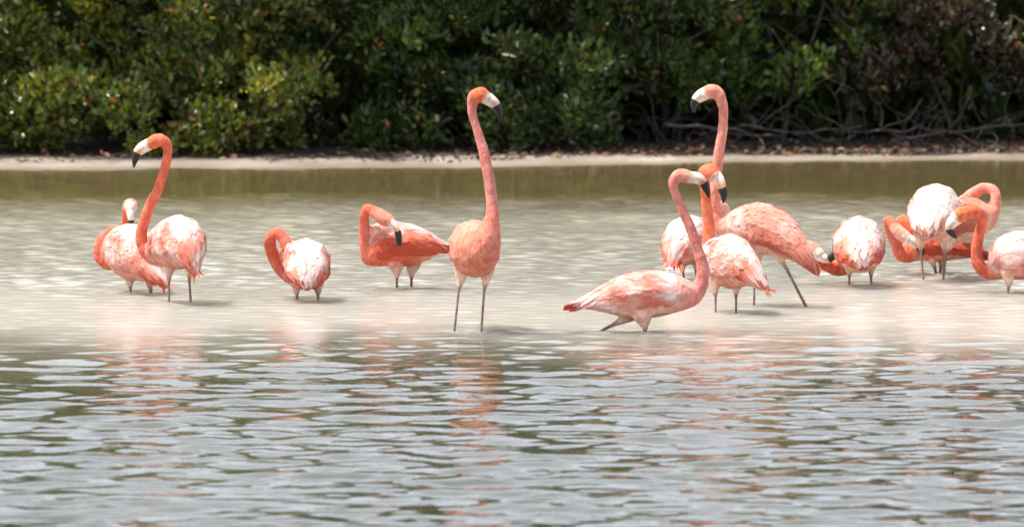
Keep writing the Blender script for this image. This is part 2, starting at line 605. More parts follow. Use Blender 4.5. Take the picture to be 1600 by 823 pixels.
    best = np.zeros(nv, int)
    for s in range(0, nv, 4000):
        d = np.linalg.norm(co[s:s + 4000, None, :] - cen[None], axis=2) / crad[None]
        best[s:s + 4000] = d.argmin(1)
    # colour of each blob, dorsal and ventral
    dors = np.zeros((len(cen), 3)); vent = np.zeros((len(cen), 3))
    ch = neck if chest is None else chest
    for i, (k, v) in enumerate(colours):
        if k == 's':
            if v <= nb - 1:
                t = v / (nb - 1)
                dcol = lerp(tailcol, back, (t - 0.05) / 0.3)
                vcol = lerp(CREAM, belly, (t - 0.1) / 0.35)
                if t > 0.72:
                    dcol = lerp(dcol, ch, (t - 0.72) / 0.28); vcol = lerp(vcol, ch, (t - 0.72) / 0.28)
            else:
                t = (v - (nb - 1)) / max(1e-3, (n_all - 4) - (nb - 1))
                dcol = lerp(ch, neck, t * 3) if t < 0.33 else neck
                if v > n_all - 4: dcol = lerp(neck, head, (v - (n_all - 4)) / 1.2)
                if v > n_all - 1.5: dcol = lerp(head, lore, (v - (n_all - 1.5)) / 0.3)
                vcol = dcol
            dors[i], vent[i] = dcol, vcol
        elif k == 'c':
            dors[i] = vent[i] = v
        else:
            t = (v - 0.009) / 0.008
            dors[i] = vent[i] = lerp(SHANK, lerp(thigh, belly, (v - 0.03) / 0.03), t)
    # soften the colour steps along the chain
    w = np.clip(no[:, 2:3] * 0.5 + 0.55, 0, 1)
    col = vent[best] * (1 - w) + dors[best] * w
    c4 = np.ones((nv, 4), np.float32); c4[:, :3] = col
    a = body_me.color_attributes.new('Col', 'FLOAT_COLOR', 'POINT'); a.data.foreach_set('color', c4.ravel())
    body_me.polygons.foreach_set('use_smooth', [True] * len(body_me.polygons))
    body_me.materials.clear(); body_me.materials.append(M_PLUM)
    body = bpy.data.objects.new('body', body_me); COL.objects.link(body); body.parent = root
    polys = [tuple(p.vertices) for p in body_me.polygons]
    bvh = BVHTree.FromPolygons([Vector(q) for q in (co - b0)], polys)

    # ---- wings: overlapping feathers laid over the trunk
    def snap(p, off):
        loc, nrm, _, dist = bvh.find_nearest(Vector(p))
        if loc is None or dist > 0.045: return np.array(p), None
        return np.array(loc) + np.array(nrm) * off, np.array(nrm)

    def feather(acc, p, d, n, ln, wd, c, lift=0.004, curl=0.0):
        V_, F_, K_ = acc
        if not callable(c):
            c_ = c; c = lambda q: c_
        side = np.cross(d, n); side /= np.linalg.norm(side) + 1e-9
        b = len(V_)
        rows = ((0.0, 0.55, 0.0015), (0.35, 1.0, 0.45), (0.75, 0.85, 0.8))
        for (t, wk, of) in rows:
            q = p + d * ln * t
            q2, nn = snap(q, 0.002 + lift * of)
            if nn is None: q2 = q + n * (lift * of)
            for s_ in (-1, 0, 1):
                V_.append(q2 + side * s_ * wd * wk - n * (0.002 if s_ else 0)); K_.append(c(V_[-1]))
        q = p + d * ln
        q2, nn = snap(q, 0.003 + lift)
        if nn is None: q2 = q + n * lift * 0.8
        V_.append(q2 + np.array((0, 0, -curl))); K_.append(c(V_[-1]))
        for r_ in range(2):
            for s_ in range(2):
                i0 = b + r_ * 3 + s_
                F_.append((i0, i0 + 1, i0 + 4, i0 + 3))
        F_.append((b + 6, b + 7, b + 9)); F_.append((b + 7, b + 8, b + 9))

    wto = wing_to or (nb - 2.0)
    body_s = [i for i in range(len(C)) if 0.55 <= idx[i] <= wto]
    for sg in (-1, 1):
        acc = ([], [], [])
        stepn = 2
        for row, i in enumerate(body_s[::stepn]):
            r_ = (rl[i] + rv[i]) / 2
            u = (idx[i] - 0.55) / (wto - 0.55)
            amax = 112 if u > 0.25 else 95
            dth = max(7.5, math.degrees(0.019 / max(r_, 0.02)))
            th = rr.uniform(2, 2 + dth)
            while th < amax:
                t_ = R(th)
                n = U[i] * math.cos(t_) + L[i] * sg * math.sin(t_)
                p = C[i] + U[i] * rv[i] * math.cos(t_) + L[i] * sg * rl[i] * math.sin(t_) - b0
                p, nn = snap(p, 0.002)
                if nn is not None: n = nn
                d = -T[i] + np.array((0, 0, -0.22 * math.sin(t_))) + nr.normal(0, 0.13, 3)
                d -= n * np.dot(d, n) * 0.95; d /= np.linalg.norm(d) + 1e-9
                f = th / 112.0
                jit = rr.uniform(-0.13, 0.13); bri = rr.uniform(0.96, 1.03)
                low = lerp(wing_low, RED, max(0, f - 0.72) * 2.2)

                def cf(q, f=f, u=u, low=low, jit=jit, bri=bri):
                    nz = noise.noise(Vector(q * 8.5) + Vector((seed * 3.1, 0, 0))) + 0.5 * noise.noise(Vector(q * 24.0))
                    W = lerp(white[0], white[1], f) + 0.62 * nz + jit - 2.4 * max(0, 0.36 - u) * f
                    return lerp(low, lerp(PALE, WHITE, W * 1.6 - 0.6), W * 1.25) * bri
                ln = (0.062 if u > 0.3 else 0.055 + rear_len) * rr.uniform(0.8, 1.3)
                feather(acc, p, d, n, ln, 0.0145 * rr.uniform(0.8, 1.2), cf, 0.0012 + 0.003 * rr.random() + (0.004 if u < 0.25 else 0), 0.0 if u > 0.3 else 0.008)
                th += dth * rr.uniform(0.8, 1.2)
        if acc[0]:
            mesh_obj('wing', acc[0], acc[1], M_FEATH, root, True, acc[2])
    # ---- tail
    acc = ([], [], [])
    i0 = min(range(len(C)), key=lambda q: abs(idx[q] - 0.75))
    for k in range(26):
        s_ = rr.uniform(-1, 1)
        p = C[i0] - b0 + L[i0] * s_ * rl[i0] * 0.8 + U[i0] * rv[i0] * rr.uniform(-0.5, 0.75)
        d = -T[i0] + L[i0] * s_ * 0.22 + nr.normal(0, 0.08, 3); d /= np.linalg.norm(d)
        c = lerp(tailcol, PALE, rr.random() ** 2)
        feather(acc, p, d, U[i0], tail_len * rr.uniform(0.75, 1.2), 0.012, c, 0.003, 0.006)
    mesh_obj('tail', acc[0], acc[1], M_FEATH, root, True, acc[2])
    # ---- beak
    bp = P3([(q[0], q[1], q[2], q[3], q[3]) for q in beak])
    bs, bi = catmull(bp, 0.006)
    BC = bs[:, :3] - b0; br = np.maximum(bs[:, 3], 0.003)
    hd = C[-1] - C[-4]
    lat = np.cross(bp[2, :3] - bp[0, :3], bp[-1, :3] - bp[1, :3]); lat /= np.linalg.norm(lat) + 1e-9
    cut = len(bs) - 1
    for i in range(len(bs)):
        if bi[i] >= 2.05: cut = i; break
    v, f = tube(BC[:cut + 1], br[:cut + 1], 12, 0.74, lat)
    pale = np.array((0.80, 0.70, 0.60)); mid = np.array(beakcol if beakcol is not None else (0.76, 0.40, 0.25))
    kc = []
    for i in range(cut + 1):
        t = bi[i] / 2.05
        kc += [lerp(pale, mid, (t - 0.55) / 0.3) * (0.62 if s_ in (0, 6) and t > 0.35 else 1) for s_ in range(12)]
    bo = mesh_obj('beak', v, f, M_BEAK, root, True, kc)
    v, f = tube(BC[cut - 1:], np.concatenate([br[cut - 1:-1] * 1.03, br[-1:]]), 12, 0.74, lat)
    mesh_obj('beak_tip', v, f, M_BEAK, bo, True, [np.array((0.012, 0.011, 0.012))] * len(v))
    # ---- eyes on both sides of the head
    hi = min(range(len(C)), key=lambda q: abs(idx[q] - (n_all - 1.55)))
    upv = np.cross(lat, T[hi]);
    if upv[2] < 0: upv = -upv
    for sg in (-1, 1):
        q = Vector(C[hi] - b0 + lat * sg * rl[hi] * 0.97 + upv * rl[hi] * 0.22)
        loc, nrm, _, _ = bvh.find_nearest(q)
        e0 = np.array(loc) - np.array(nrm) * 0.0015
        ev = ICO_V * 0.0045 + e0
        k = [(np.array((0.01, 0.01, 0.01)) if np.dot(q_, np.array(nrm)) > 0.86 else np.array((0.55, 0.42, 0.16))) for q_ in ICO_V]
        mesh_obj('eye', ev, ICO_F.tolist(), M_EYE, root, True, k)
    tag(root, label, 'flamingo', 'flamingos wading on the sand bar')
    return root


# --- far left, upright, looking left
flamingo('tall flamingo at the left, neck raised in an S, head facing left', 473,
    [(304, 424, -.22, 4), (300, 404, -.19, 15, 14), (291, 386, -.11, 31, 32), (281, 379, 0, 40, 43), (266, 382, .08, 36, 38), (251, 392, .15, 24, 26),
     (238, 398, .18, 15), (226, 389, .18, 11), (220, 368, .18, 9.6), (226, 342, .17, 9.2), (238, 313, .16, 8.6), (250, 287, .15, 8.2), (259, 258, .14, 7.8),
     (262, 238, .13, 7.6), (258, 223, .13, 9), (248, 219, .13, 10.5), (239, 222, .13, 10.5), (231, 227, .13, 9)], 7,
    [(234, 225, .13, 9.5), (223, 231, .13, 9), (215, 239, .13, 7.6), (211, 250, .13, 5), (209, 262, .13, 1.2)],
    [[(266, 408, .04, 13), (264, 428, .02, 6), (264, 440, 0, 3), (264, 473, 0, 2.7)], [(296, 405, -.02, 12), (296, 425, -.02, 5), (296, 438, 0, 3), (298, 473, 0, 2.7)]],
    neck=CORAL, head=ORANGE, white=(0.95, 0.5), seed=11)
# --- preening behind it
flamingo('preening flamingo with looped neck, partly behind the tall left bird', 458,
    [(258, 443, -.17, 4), (242, 431, -.14, 13, 12), (224, 415, -.08, 27, 25), (207, 396, 0, 37, 44), (191, 390, .08, 32, 37), (179, 398, .14, 21, 23),
     (169, 410, .17, 12.5), (159, 402, .18, 11.5), (156, 388, .18, 11), (163, 373, .19, 10.5), (176, 364, .22, 10), (188, 360, .24, 9), (196, 350, .23, 8),
     (199, 329, .19, 8.5), (203, 321, .16, 10.5), (204, 321, .13, 11), (204, 325, .10, 10)], 6,
    [(204, 325, .11, 9.5), (204, 334, .085, 8.4), (205, 343, .08, 7), (205, 349, .085, 5), (206, 354, .09, 2)],
    [[(203, 425, .02, 13), (203, 444, 0, 5), (204, 450, 0, 3), (204, 458, 0, 2.7)], [(232, 425, -.04, 11), (234, 444, -.03, 5.5), (235, 450, -.02, 4), (236, 457, -.02, 3)]],
    neck=CORAL, head=PINK, white=(0.9, 0.5), seed=23, beakcol=(0.75, 0.6, 0.52))
# --- seen from behind with its neck curled to the left
flamingo('small preening flamingo seen from behind, alone, neck curled to the left', 469,
    [(480, 446, -.21, 4), (480, 436, -.19, 18, 13), (479, 424, -.13, 33, 27), (479, 415, -.02, 38, 40), (477, 412, .10, 37, 39), (468, 418, .22, 28, 28),
     (455, 426, .28, 18), (442, 420, .28, 13), (430, 403, .26, 11), (422, 383, .23, 10), (424, 369, .20, 9.5), (434, 365, .18, 9.5), (444, 373, .17, 10),
     (449, 386, .16, 11), (452, 397, .16, 12), (456, 406, .17, 10)], 7,
    [(456, 406, .17, 9), (461, 415, .18, 8), (466, 421, .2, 6), (470, 424, .21, 4), (473, 426, .22, 2)],
    [[(463, 438, .0, 11), (463, 456, 0, 5), (464, 461, 0, 3), (464, 469, 0, 2.7)], [(497, 438, 0, 11), (497, 456, 0, 5), (497, 461, 0, 3), (497, 469, 0, 2.7)]],
    neck=CORAL, head=CORAL, white=(1.25, 0.1), seed=31, tail_len=0.045, rear_len=0.0)
# --- side view, neck doubled back, black beak tip over its flank
flamingo('coral flamingo in side view, neck folded back, black beak tip on its flank', 450,
    [(701, 386, 0, 4), (682, 386, 0, 14, 12), (657, 384, 0, 30, 26), (630, 383, 0, 35, 34), (603, 387, 0, 30, 30), (585, 396, 0, 20, 21),
     (577, 401, -.01, 14), (573, 386, -.02, 11.5), (571, 366, -.03, 9.8), (569, 348, -.05, 8.4), (569, 331, -.07, 7.2), (574, 325, -.08, 7.6), (585, 331, -.10, 10),
     (596, 338, -.13, 11.5), (603, 342, -.14, 11.5), (609, 347, -.15, 8.5)], 7,
    [(606, 344, -.15, 8.5), (614, 352, -.16, 7), (621, 361, -.165, 5.6), (623, 372, -.165, 5.4), (624, 383, -.165, 3.8)],
    [[(618, 408, -.03, 15), (620, 427, -.02, 6), (620, 434, 0, 3), (620, 450, 0, 2.7)], [(646, 408, .04, 14), (643, 427, .04, 6), (643, 434, .04, 3), (643, 449, .04, 2.7)]],
    neck=CORAL, head=PINK, back=CORAL, belly=CORAL, white=(1.2, -0.75), wing_low=CORAL * 0.95, seed=41, wing_to=5.0, lore=PALE,
    extra=[([(618, 364, .0, 20, 18), (602, 358, -.02, 15, 14), (588, 362, -.03, 11, 12)], PALE)])
# --- the central bird, front view
flamingo('tallest flamingo in the centre, front view, head turned right', 518,
    [(735, 402, .42, 5), (736, 388, .30, 22, 20), (739, 385, .16, 36, 38), (742, 388, .02, 41, 45), (745, 390, -.07, 38, 43), (755, 380, -.13, 27, 33),
     (764, 360, -.15, 17, 19), (769, 338, -.15, 11), (768, 305, -.14, 9.6), (764, 275, -.13, 9.4), (757, 243, -.12, 8.8), (749, 213, -.11, 7.8), (741, 186, -.10, 7),
     (738, 167, -.10, 8), (742, 151, -.10, 11.5), (751, 148, -.10, 12.5), (760, 154, -.10, 10.5)], 7,
    [(755, 151, -.10, 10.5), (766, 157, -.10, 9.6), (775, 165, -.10, 7.8), (780, 176, -.10, 5), (782, 190, -.10, 1.2)],
    [[(722, 415, .02, 14), (719, 440, .01, 6.5), (717, 452, 0, 3), (710, 518, 0, 2.7)], [(761, 415, .02, 14), (759, 440, .01, 6.5), (757, 452, 0, 3), (752, 518, 0, 2.7)]],
    neck=ROSE * 1.02, head=ORANGE, back=PINK * 1.05, belly=np.array((0.66, 0.195, 0.105)), chest=np.array((0.66, 0.20, 0.12)), white=(0.7, 0.2), wing_low=PINK, seed=53, wing_to=3.0)
# --- striding right
flamingo('flamingo striding right with low horizontal body and S-shaped neck', 518,
    [(884, 480, 0, 3), (913, 474, 0, 15, 9), (950, 467, 0, 28, 23), (990, 462, 0, 37, 37), (1030, 459, 0, 36, 36), (1060, 459, 0, 27, 28),
     (1081, 460, 0, 17, 18), (1094, 446, 0, 12.5), (1097, 424, 0, 10.6), (1089, 388, 0, 9.2), (1076, 352, 0, 8.2), (1063, 322, 0, 7.6), (1053, 298, 0, 7.6),
     (1052, 283, 0, 9), (1060, 275, 0, 11), (1070, 275, 0, 11.5), (1080, 278, 0, 9.5)], 7,
    [(1076, 277, 0, 9.5), (1090, 279, 0, 9), (1099, 286, 0, 7.4), (1104, 297, 0, 5), (1108, 309, 0, 1.4)],
    [[(1003, 488, -.04, 18), (1007, 506, -.04, 7.5), (1008, 512, -.04, 4.5), (1008, 518, -.04, 3.4)], [(985, 488, .05, 15), (968, 502, .05, 6), (958, 507, .05, 3.6), (938, 518, .05, 3)]],
    neck=ROSE, head=PINK, back=PALE, belly=PALE, chest=ROSE * 1.1, white=(0.62, 0.5), wing_low=CORAL * 1.1, seed=61, beakcol=(0.75, 0.25, 0.16))
# --- tall bird to the right, body pointing right
flamingo('tall flamingo right of centre, head high facing left, tail pointing right', 478,
    [(1276, 424, -.12, 4), (1257, 403, -.11, 14, 13), (1236, 382, -.07, 25, 24), (1210, 364, 0, 38, 38), (1182, 356, .05, 40, 40), (1158, 354, .10, 29, 29),
     (1139, 356, .13, 18), (1124, 351, .15, 12.5), (1117, 334, .15, 10.5), (1117, 306, .15, 9.6), (1120, 272, .15, 9), (1124, 238, .15, 8.6), (1128, 207, .15, 8.2),
     (1130, 181, .15, 7.6), (1128, 160, .15, 8.6), (1120, 145, .15, 11), (1110, 143, .15, 12), (1102, 147, .15, 10)], 7,
    [(1105, 145, .15, 10.5), (1095, 150, .15, 9.6), (1087, 157, .15, 7.2), (1084, 165, .15, 5), (1085, 176, .15, 1.2)],
    [[(1212, 388, -.05, 14), (1222, 408, -.06, 5), (1230, 422, -.06, 3.2), (1257, 474, -.06, 3)], [(1182, 390, .1, 14), (1180, 415, .08, 5), (1179, 428, .06, 3), (1178, 480, .04, 2.7)]],
    neck=PINK, head=PINK * 1.02, back=PALE, belly=PALE * 0.95, chest=PINK, white=(0.45, 0.35), wing_low=PINK * 1.08, seed=71, beakcol=(0.82, 0.66, 0.50), tailcol=ORANGE)
# --- orange head bending down to the right
flamingo('flamingo with vivid orange head bent down right, between two pink-necked birds', 488,
    [(1198, 450, -.19, 3), (1182, 437, -.16, 14, 13), (1163, 421, -.10, 28, 27), (1144, 410, 0, 37, 43), (1129, 406, .08, 35, 39), (1117, 402, .15, 25, 28),
     (1110, 390, .18, 16), (1108, 370, .18, 11), (1107, 342, .17, 9.4), (1104, 316, .16, 8.8), (1101, 294, .15, 8.8), (1100, 279, .14, 10.5),
     (1105, 268, .12, 13), (1111, 269, .10, 13.5), (1117, 274, .09, 11)], 7,
    [(1114, 271, .09, 11), (1123, 281, .08, 9.6), (1128, 294, .07, 7.6), (1131, 304, .07, 6), (1130, 317, .07, 1.6)],
    [[(1117, 430, .02, 13), (1117, 452, .01, 6.5), (1118, 463, 0, 3), (1118, 488, 0, 2.7)], [(1151, 430, -.03, 13), (1150, 452, -.03, 6.5), (1150, 463, -.03, 3), (1150, 488, -.03, 2.7)]],
    neck=ORANGE, head=ORANGE * np.array((1.05, 0.9, 0.8)), white=(0.95, 0.5), seed=83, beakcol=(0.78, 0.34, 0.16), wing_low=CORAL)
# --- behind them
flamingo('white-backed flamingo mostly hidden behind the striding bird\'s neck', 438,
    [(1050, 410, -.22, 5), (1054, 396, -.18, 18, 16), (1062, 384, -.10, 29, 30), (1074, 376, 0, 38, 39), (1090, 373, .10, 33, 34), (1106, 370, .19, 23),
     (1122, 362, .24, 13.5), (1133, 346, .25, 10), (1133, 330, .25, 9.4), (1124, 321, .23, 9.2), (1115, 326, .20, 9.2), (1110, 339, .17, 9.5),
     (1106, 350, .15, 11), (1102, 358, .14, 11), (1098, 366, .14, 9)], 6,
    [(1099, 364, .14, 9), (1094, 372, .13, 8), (1090, 380, .13, 6), (1088, 386, .13, 4), (1087, 390, .13, 2)],
    [[(1064, 400, .0, 13), (1066, 418, 0, 5), (1067, 424, 0, 3), (1069, 438, 0, 2.7)], [(1088, 400, .05, 13), (1088, 418, .05, 5), (1088, 424, .05, 3), (1089, 437, .05, 2.7)]],
    neck=PALE, head=PALE, white=(1.15, 0.3), seed=97)
# --- rear view, head low on the left
flamingo('white and coral flamingo seen from behind, head twisted low to its left', 446,
    [(1345, 416, -.21, 4), (1344, 406, -.19, 20, 14), (1343, 396, -.11, 36, 31), (1342, 382, 0, 42, 43), (1340, 381, .09, 39, 41), (1334, 392, .19, 30, 31),
     (1325, 409, .25, 19), (1312, 419, .26, 12.5), (1296, 416, .23, 10.5), (1280, 410, .19, 9.6), (1262, 402, .15, 9), (1251, 393, .11, 9), (1252, 384, .08, 9),
     (1262, 384, .05, 10), (1272, 389, .02, 11), (1280, 396, .0, 9)], 7,
    [(1276, 397, .0, 9), (1286, 403, -.01, 7.4), (1295, 404, -.02, 6.6), (1303, 398, -.03, 5), (1309, 390, -.04, 2)],
    [[(1326, 405, .0, 13), (1327, 424, 0, 5.5), (1327, 431, 0, 3), (1327, 445, 0, 2.7)], [(1361, 405, 0, 13), (1361, 424, 0, 5.5), (1361, 431, 0, 3), (1362, 448, 0, 2.7)]],
    neck=CORAL, head=PINK, white=(1.25, 0.15), seed=101, tail_len=0.045, rear_len=0.0)
# --- rear view, long legs
flamingo('white-backed flamingo standing tallest in the right group, long grey legs, rear view', 437,
    [(1450, 366, -.21, 4), (1452, 356, -.18, 19, 14), (1456, 346, -.10, 35, 31), (1460, 330, 0, 42, 41), (1467, 328, .09, 37, 39), (1474, 334, .16, 27, 29),
     (1482, 340, .21, 14), (1486, 330, .24, 11), (1480, 320, .26, 10), (1470, 322, .25, 10), (1464, 330, .24, 11), (1460, 338, .23, 10)], 6,
    [(1460, 338, .23, 9), (1457, 345, .22, 8), (1455, 350, .22, 6), (1454, 354, .22, 4), (1454, 358, .22, 2)],
    [[(1439, 358, .0, 14), (1439, 382, 0, 6), (1439, 392, 0, 3), (1443, 437, 0, 2.7)], [(1474, 358, 0, 14), (1475, 382, 0, 6), (1475, 392, 0, 3), (1474, 437, 0, 2.7)]],
    neck=CORAL, head=CORAL, white=(1.3, 0.5), seed=113, tail_len=0.05, rear_len=0.0, tailcol=PINK)
# --- behind that one, body level
flamingo('dark coral flamingo behind the long-legged bird, body level, head down left', 427,
    [(1548, 401, 0, 3), (1522, 394, 0, 12, 10), (1496, 389, 0, 22, 17), (1466, 386, 0, 29, 23), (1441, 386, 0, 26, 22), (1427, 391, 0, 18, 18),
     (1417, 400, -.02, 11.5), (1408, 399, -.03, 10), (1401, 384, -.04, 9.6), (1394, 367, -.05, 8.8), (1387, 351, -.06, 8), (1388, 345, -.07, 7.8), (1395, 352, -.09, 9),
     (1403, 361, -.11, 10.5), (1411, 368, -.12, 11), (1419, 374, -.13, 9)], 7,
    [(1416, 372, -.13, 9), (1427, 378, -.14, 8), (1436, 385, -.14, 6.5), (1440, 393, -.14, 5), (1441, 400, -.14, 2)],
    [[(1455, 396, -.03, 12), (1458, 411, -.02, 5), (1460, 416, -.01, 3.2), (1463, 429, 0, 2.9)], [(1468, 396, .04, 11), (1470, 410, .04, 4.5), (1470, 416, .04, 3.2), (1469, 427, .04, 2.9)]],
    neck=CORAL, head=PALE, back=CORAL, belly=PINK, white=(0.1, -0.5), wing_low=CORAL * 0.85, seed=127,
    extra=[([(1446, 372, .08, 18, 16), (1428, 358, .09, 17, 17), (1411, 350, .10, 14, 15)], ORANGE)])
# --- right edge
flamingo('flamingo cut by the right edge, neck a low S, head turned back left', 457,
    [(1676, 420, -.10, 4), (1652, 411, -.08, 16, 14), (1626, 403, -.04, 30, 29), (1598, 399, 0, 38, 38), (1576, 403, .05, 31, 35), (1563, 416, .09, 20, 21),
     (1551, 426, .11, 12), (1539, 424, .12, 10.5), (1529, 410, .12, 10), (1526, 390, .12, 9.4), (1529, 368, .11, 8.8), (1534, 351, .10, 8.6), (1534, 339, .09, 8.8),
     (1527, 331, .07, 9.4), (1515, 331, .05, 11), (1503, 334, .04, 13), (1494, 339, .03, 11)], 7,
    [(1496, 340, .03, 10.5), (1487, 349, .02, 9), (1484, 358, .02, 7), (1489, 366, .02, 4.6), (1495, 372, .02, 1.8)],
    [[(1576, 425, -.02, 13), (1576, 442, -.02, 6), (1576, 447, -.02, 3.4), (1575, 457, -.02, 2.8)], [(1612, 425, .05, 13), (1613, 440, .05, 5), (1613, 446, .05, 3), (1614, 456, .05, 2.7)]],
    neck=CORAL, head=ORANGE, white=(1.15, 0.5), seed=131, beakcol=(0.72, 0.40, 0.22))
# --- looped neck, behind the right group
flamingo('flamingo with tight looped neck top, facing right behind the right group', 431,
    [(1462, 366, 0, 5), (1477, 358, 0, 16, 15), (1495, 350, 0, 28, 29), (1512, 344, 0, 33, 37), (1529, 342, 0, 25, 29), (1542, 344, 0, 16, 17),
     (1551, 334, .0, 11), (1556, 318, .01, 9.4), (1555, 304, .02, 8.8), (1547, 295, .04, 8.6), (1536, 295, .06, 9), (1526, 301, .08, 10),
     (1517, 307, .10, 11), (1509, 313, .12, 11), (1502, 319, .13, 9)], 6,
    [(1503, 318, .13, 9), (1496, 325, .14, 8), (1491, 333, .14, 6.5), (1489, 340, .14, 5), (1489, 348, .14, 2)],
    [[(1494, 365, .0, 14), (1484, 384, .0, 6), (1479, 394, .0, 3), (1475, 431, 0, 2.7)]],
    neck=PINK, head=PINK, back=PINK, belly=CREAM, white=(0.15, 0.0), wing_low=PINK, seed=149)


build_water()

# ------------------------------------------------------------------ mangroves on the shore
GREENS = {
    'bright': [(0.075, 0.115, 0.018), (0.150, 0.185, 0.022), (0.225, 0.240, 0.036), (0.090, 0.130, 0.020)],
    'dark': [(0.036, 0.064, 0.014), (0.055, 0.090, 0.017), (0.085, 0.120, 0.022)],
    'lime': [(0.090, 0.145, 0.022), (0.135, 0.200, 0.030), (0.055, 0.095, 0.018)],
    'brown': [(0.060, 0.050, 0.028), (0.085, 0.055, 0.035), (0.045, 0.050, 0.022), (0.11, 0.07, 0.045)],
}
DRY = [(0.38, 0.28, 0.05), (0.34, 0.13, 0.04), (0.26, 0.10, 0.04), (0.50, 0.43, 0.30), (0.30, 0.26, 0.06)]


def unit(v):
    return v / (np.linalg.norm(v, axis=-1, keepdims=True) + 1e-9)


def leaf_mesh(P, A, N, ln, wd, col):
    """P base points, A axes, N normals; a leaf is two quads folded on the midrib"""
    n = len(P)
    Sd = unit(np.cross(A, N)); ln = ln[:, None]; wd = wd[:, None]
    fold = N * wd * 0.35
    v0 = P; v3 = P + A * ln - N * ln * 0.10
    R1 = P + A * ln * 0.38 + Sd * wd + fold; R2 = P + A * ln * 0.78 + Sd * wd * 0.72 + fold * 0.6
    L1 = P + A * ln * 0.38 - Sd * wd + fold; L2 = P + A * ln * 0.78 - Sd * wd * 0.72 + fold * 0.6
    V = np.stack([v0, R1, R2, v3, L2, L1], 1).reshape(-1, 3)
    b = np.arange(n)[:, None] * 6
    Q = np.concatenate([b + np.array([[0, 1, 2, 3]]), b + np.array([[0, 3, 4, 5]])], 0)
    return V, Q, np.repeat(col, 6, axis=0)


def foliage(lumps, per_area, scale, pal, r, dry=0.02, upright=0.8):
    """lumps: rows (x,y,z,radius). Leaf rosettes sit on and in each lump."""
    P, O, K = [], [], []
    pal = np.array(GREENS[pal])
    for (x, y, z, rad) in lumps:
        m = max(6, int(per_area * 4 * math.pi * rad * rad))
        d = unit(r.normal(size=(m, 3)) + np.array((-0.15, -0.35, 0.25)))
        k = r.uniform(0.55, 1.08, (m, 1))
        p = np.array((x, y, z)) + d * rad * k * np.array((1.15, 0.9, 0.9)) 
        P.append(p); O.append(d)
        shade = r.uniform(0.75, 1.2)
        base = pal[r.integers(0, len(pal))] * 0.5 + pal[r.integers(0, len(pal), m)] * 0.5
        K.append(base * shade)
    P = np.vstack(P); O = np.vstack(O); K = np.vstack(K)
    keep = P[:, 2] > 0.04
    P, O, K = P[keep], O[keep], K[keep]
    per = 8
    n = len(P)
    Pr = np.repeat(P, per, 0) + r.normal(0, 0.026 * scale, (n * per, 3))
    Od = np.repeat(O, per, 0)
    A = unit(Od * 0.55 + np.array((0, 0, upright)) + r.normal(0, 0.62, (n * per, 3)))
    N0 = Od * 0.5 + np.array((-0.15, -0.25, 0.45)) + r.normal(0, 0.55, (n * per, 3))
    N = unit(N0 - A * (N0 * A).sum(1, keepdims=True))
    ln = r.uniform(0.030, 0.070, n * per) * scale
    wd = ln * r.uniform(0.20, 0.29, n * per)
    C = np.repeat(K, per, 0) * r.uniform(0.55, 1.5, (n * per, 1))
    dm = r.random(n * per) < dry
    C[dm] = np.array(DRY)[r.integers(0, len(DRY), dm.sum())]
    return leaf_mesh(Pr, A, N, ln, wd, C)


def wander(r, p, d, length, seg, jitter, sag=0.0):
    pts = [np.array(p, float)]
    d = np.array(d, float); d /= np.linalg.norm(d)
    for i in range(seg):
        d = d + r.normal(0, jitter, 3) + np.array((0, 0, -sag))
        d /= np.linalg.norm(d)
        pts.append(pts[-1] + d * length / seg)
    return np.array(pts)


def add_branch(acc, pts, r0, r1, sides=5):
    sm, _ = catmull(np.hstack([pts, np.zeros((len(pts), 1))]), 0.06)
    C = sm[:, :3]
    rad = np.linspace(r0, r1, len(C))
    v, f = tube(C, rad, sides)
    b = len(acc[0])
    acc[0].extend(v); acc[1].extend([tuple(q + b for q in p) for p in f])


